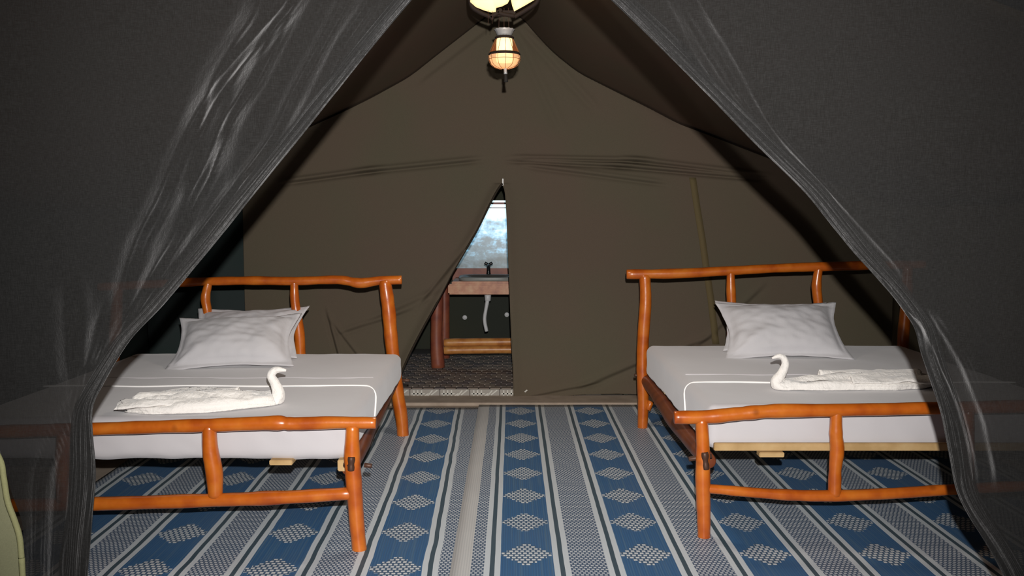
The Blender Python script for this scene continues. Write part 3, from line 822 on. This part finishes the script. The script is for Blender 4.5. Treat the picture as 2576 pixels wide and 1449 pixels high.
# bigger lamp above: two cream petals in a dark frame
C1 = at(1266, 8, YLN - .05)
lamp = empty('pendant_lamp', C1 + Vector((0, 0, -.04)), 'large cream petal lampshade in a dark frame at the top of the tent', 'lamp')
s1 = (YLN - .05) / F
def petal(pts, dep, seed):
    # pts: outline pixels; bulging petal toward the viewer
    P = [at(px, py, YLN - .05) for px, py in pts]; c = sum(P, Vector()) / len(P); vs = [c + Vector((0, -dep, 0))]; n = len(P); R = 6
    for r in range(1, R + 1):
        t = r / R
        for p in P: q = c.lerp(p, t); q.y -= dep * (1 - t * t); vs.append(q)
    fs = [(0, 1 + i, 1 + (i + 1) % n) for i in range(n)]
    for r in range(R - 1):
        for i in range(n): a = 1 + r * n; fs.append((a + i, a + n + i, a + n + (i + 1) % n, a + (i + 1) % n))
    o = link('petal', mesh('petal', vs, fs), M_cream_lit, lamp); solid(o, .004, 1)
petal([(1183, -40), (1184, 5), (1198, 17), (1218, 25), (1236, 30), (1246, 29), (1247, 19), (1262, 15), (1276, 8), (1282, -4), (1284, -40), (1240, -70)], .05, 1)
petal([(1285, -40), (1287, 2), (1290, 15), (1294, 28), (1318, 14), (1344, -1), (1352, -20), (1345, -45), (1315, -70)], .04, 2)
for pts in (((1182, -45), (1184, 10), (1205, 30), (1238, 44)), ((1250, 30), (1268, 36), (1294, 40)), ((1294, 42), (1322, 26), (1350, 6), (1358, -20)), ((1240, 48), (1236, 42), (1250, 34), (1262, 24))):
    tube('frame', [at(a, b, YLN - .03) for a, b in pts], .011, M_dkwood, lamp, seg=10, n=5)
box('crossbar', at(1268, 34, YLN - .02), (.12, .02, .03), M_dkwood, lamp, .004)
tube('hanger', [at(1266, -60, YLN), Vector((C1.x, YLN, roof(0) - .02))], .012, M_dkwood, lamp, seg=10, n=2)
for k in (1228, 1238): tube('pull_cord', [at(k, 25, YLN - .06), at(k, 60, YLN - .06)], .0010, M_bolt, lamp, seg=5, n=2)
pl = bpy.data.lights.new('lamp_glow', 'POINT'); pl.energy = .5; pl.color = (1, .55, .22); pl.shadow_soft_size = .06
po = bpy.data.objects.new('lamp_glow', pl); COL.objects.link(po); po.location = at(1290, 55, YLN - .25); po.parent = lamp
po.matrix_parent_inverse = lamp.matrix_world.inverted()

# ================================================================== NET CURTAINS
def net(name, xin, xout, folds, label, hemw, side, n=520, rows=170):
    zmax = 2.75
    py0 = -700
    def env(py, a, b): return max(0, min(1, (py - a) / 60)) * max(0, min(1, (b - py) / 60))
    def basey(px, py): return YN + .02 * nz(px * .004, py * .0015, side * 3) + .035 * nz(px * .0012, py * .0008, side * 5)
    def fn(u, v):
        py = py0 + (1795 - py0) * v
        a, b = sm(xin, py), sm(xout, py)
        px = a + (b - a) * u
        dy = 0; dx = 0
        for pts, w_, amp, lo, hi in folds:
            e = env(py, lo, hi)
            if e <= 0: continue
            c0 = sm(pts, py)
            for oo, ww, aa in ((0, 1.9, .85), (-1.3, .8, .8), (1.2, .75, .9), (2.3, .6, .6), (-2.4, .6, .4)):
                sh = (oo + .22 * nz(py * .004, oo * 9 + pts[0][1])) * w_
                d = (px - c0 - sh) / (w_ * ww)
                if abs(d) < 4:
                    am = .55 + .7 * abs(nz(py * .009, oo * 5, w_ + pts[0][1]))
                    g_ = d * math.exp(-d * d); dx -= amp * .08 * e * w_ * ww * g_ * am; dy += e * g_ * w_ * ww * .0021 * aa * am
        Y = basey(px, py) + dy
        P = at(px + dx, py, Y)
        P.z = max(.014, min(P.z, 2.78))
        return P
    vs, fs = grid(fn, n, rows)
    o = link(name, mesh(name, vs, fs), M_net); tag(o, label, 'curtain', 'dark mosquito net curtains at the tent entrance')
    for q, (w_, off) in enumerate(((1.0, .006), (.86, .012), (.62, .018))):
        def fh(u, v):
            py = py0 + (1795 - py0) * v; a = sm(xin, py)
            W = lerp(hemw, py) * w_ * (1 + .18 * nz(py * .006, q * 3 + side)); px = a + side * W * u
            P = at(px, py, basey(px, py) - off + .0022 * math.sin(u * 40 + q * 2 + 9 * nz(py * .004, u * 3, q)) * (.5 + abs(nz(py * .006, u * 5, q + 4)) * 1.6) * (1 - .5 * u)); P.z = max(.014, min(P.z, 2.78)); return P
        vs, fs = grid(fh, 60, rows)
        link('folded_hem', mesh('folded_hem', vs, fs), M_net, o)
    return o
# left
LIN = [(-265, 1262), (0, 1036), (97, 954), (242, 838), (328, 770), (512, 621), (604, 548), (662, 500), (770, 410), (852, 328), (928, 281), (1022, 230), (1098, 234), (1186, 243), (1350, 229), (1449, 220), (1800, 215)]
LOUT = [(-700, -500), (600, -500), (900, -300), (1000, -150), (1120, 0), (1233, 26), (1315, 58), (1449, 64), (1800, 70)]
fa = lambda L: sorted((y, x) for x, y in L)
LF = [
 (fa([(760, -60), (744, 0), (700, 48), (589, 169), (531, 242), (473, 348), (411, 502), (357, 604), (328, 700), (300, 800), (260, 900), (205, 990)]), 13, 3.4, -200, 960),
 (fa([(740, -40), (725, 29), (638, 208), (570, 314), (522, 435), (483, 502), (449, 594), (401, 676), (350, 770), (290, 870), (215, 985)]), 11, 3.2, -200, 900),
 (fa([(700, -60), (670, 40), (560, 200), (535, 330), (500, 470)]), 22, 2.4, -200, 520),
 (fa([(880, -20), (865, 10), (783, 159), (734, 251), (696, 338), (642, 411), (560, 520), (500, 600), (430, 690), (350, 800), (240, 960)]), 9, 3.0, -200, 800),
 (fa([(945, -20), (932, 10), (860, 111), (816, 208), (763, 300), (690, 390), (600, 480)]), 9, 2.8, -200, 520),
 (fa([(180, 700), (190, 800), (190, 900), (200, 980)]), 14, 2.2, 700, 990),
 (fa([(290, 700), (265, 800), (235, 900), (215, 985)]), 10, 2.6, 740, 1000),
 (fa([(210, 1000), (195, 1060), (160, 1180), (140, 1449)]), 9, 2.6, 960, 1700),
 (fa([(222, 1010), (215, 1080), (195, 1200), (180, 1449)]), 8, 2.6, 960, 1700),
 (fa([(200, 1000), (150, 1080), (100, 1200), (95, 1449)]), 9, 2.2, 960, 1700),
]
net('net_curtain', LIN, LOUT, LF, 'dark see-through net curtain gathered at the left of the entrance', [(-300, 60), (0, 50), (500, 48), (700, 45), (900, 40), (1000, 45), (1200, 70), (1800, 70)], -1)
# gather band on the left curtain
# right
RIN = [(-265, 1262), (0, 1537), (97, 1638), (242, 1783), (367, 1904), (483, 2025), (628, 2140), (735, 2238), (823, 2303), (881, 2313), (952, 2338), (1040, 2367), (1127, 2384), (1233, 2402), (1292, 2431), (1362, 2478), (1449, 2525), (1800, 2700)]
ROUT = [(-700, 3150), (1800, 3150)]
RF = [
 (fa([(1560, -30), (1590, 29), (1701, 150), (1831, 285), (1952, 401), (2073, 522), (2170, 628), (2262, 735), (2330, 830)]), 10, 3.2, -200, 860),
 (fa([(1680, -20), (1696, 10), (1749, 116), (1812, 217), (1870, 290), (1920, 350)]), 13, 3.0, -200, 400),
 (fa([(1730, -30), (1749, 10), (1822, 130), (1870, 217), (1909, 295), (1947, 348), (2050, 460), (2140, 560), (2260, 690)]), 13, 3.2, -200, 760),
 (fa([(2330, 830), (2350, 920), (2390, 1010), (2420, 1120), (2440, 1260)]), 12, 2.6, 780, 1300),
 (fa([(2300, 760), (2390, 900), (2450, 1050), (2480, 1200)]), 20, 2.0, 760, 1250),
]
net('net_curtain', RIN, ROUT, RF, 'dark see-through net curtain sweeping down the right of the entrance', [(-300, 70), (0, 66), (300, 62), (700, 58), (1000, 55), (1400, 60), (1800, 70)], 1)

# ---- cream outer flap at the lower left
YFp = 2.35
fp = [(-60, 1060), (0, 1150), (12, 1200), (22, 1260), (40, 1310), (52, 1350), (57, 1400), (60, 1449), (62, 1800)]
def ff(u, v):
    py = 1060 + v * 900; b = lerp([(y, x) for x, y in fp], py); px = -420 + (b + 420) * u
    P = at(px, py, YFp + .02 * math.sin(u * 14) + .01 * nz(u * 6, v * 5)); P.z = max(P.z, .012); return P
vs, fs = grid(ff, 50, 60)
o = link('tent_flap', mesh('tent_flap', vs, fs), M_cream); solid(o, .004)
tag(o, 'cream canvas flap at the bottom left edge in front of the net', 'tent flap')
tube('hem', [at(x - 3, y, YFp - .004) for x, y in fp[:-1]] + [Vector((at(60, 1449, YFp).x, YFp, .02))], .008, M_cream2, o, seg=8, n=5)
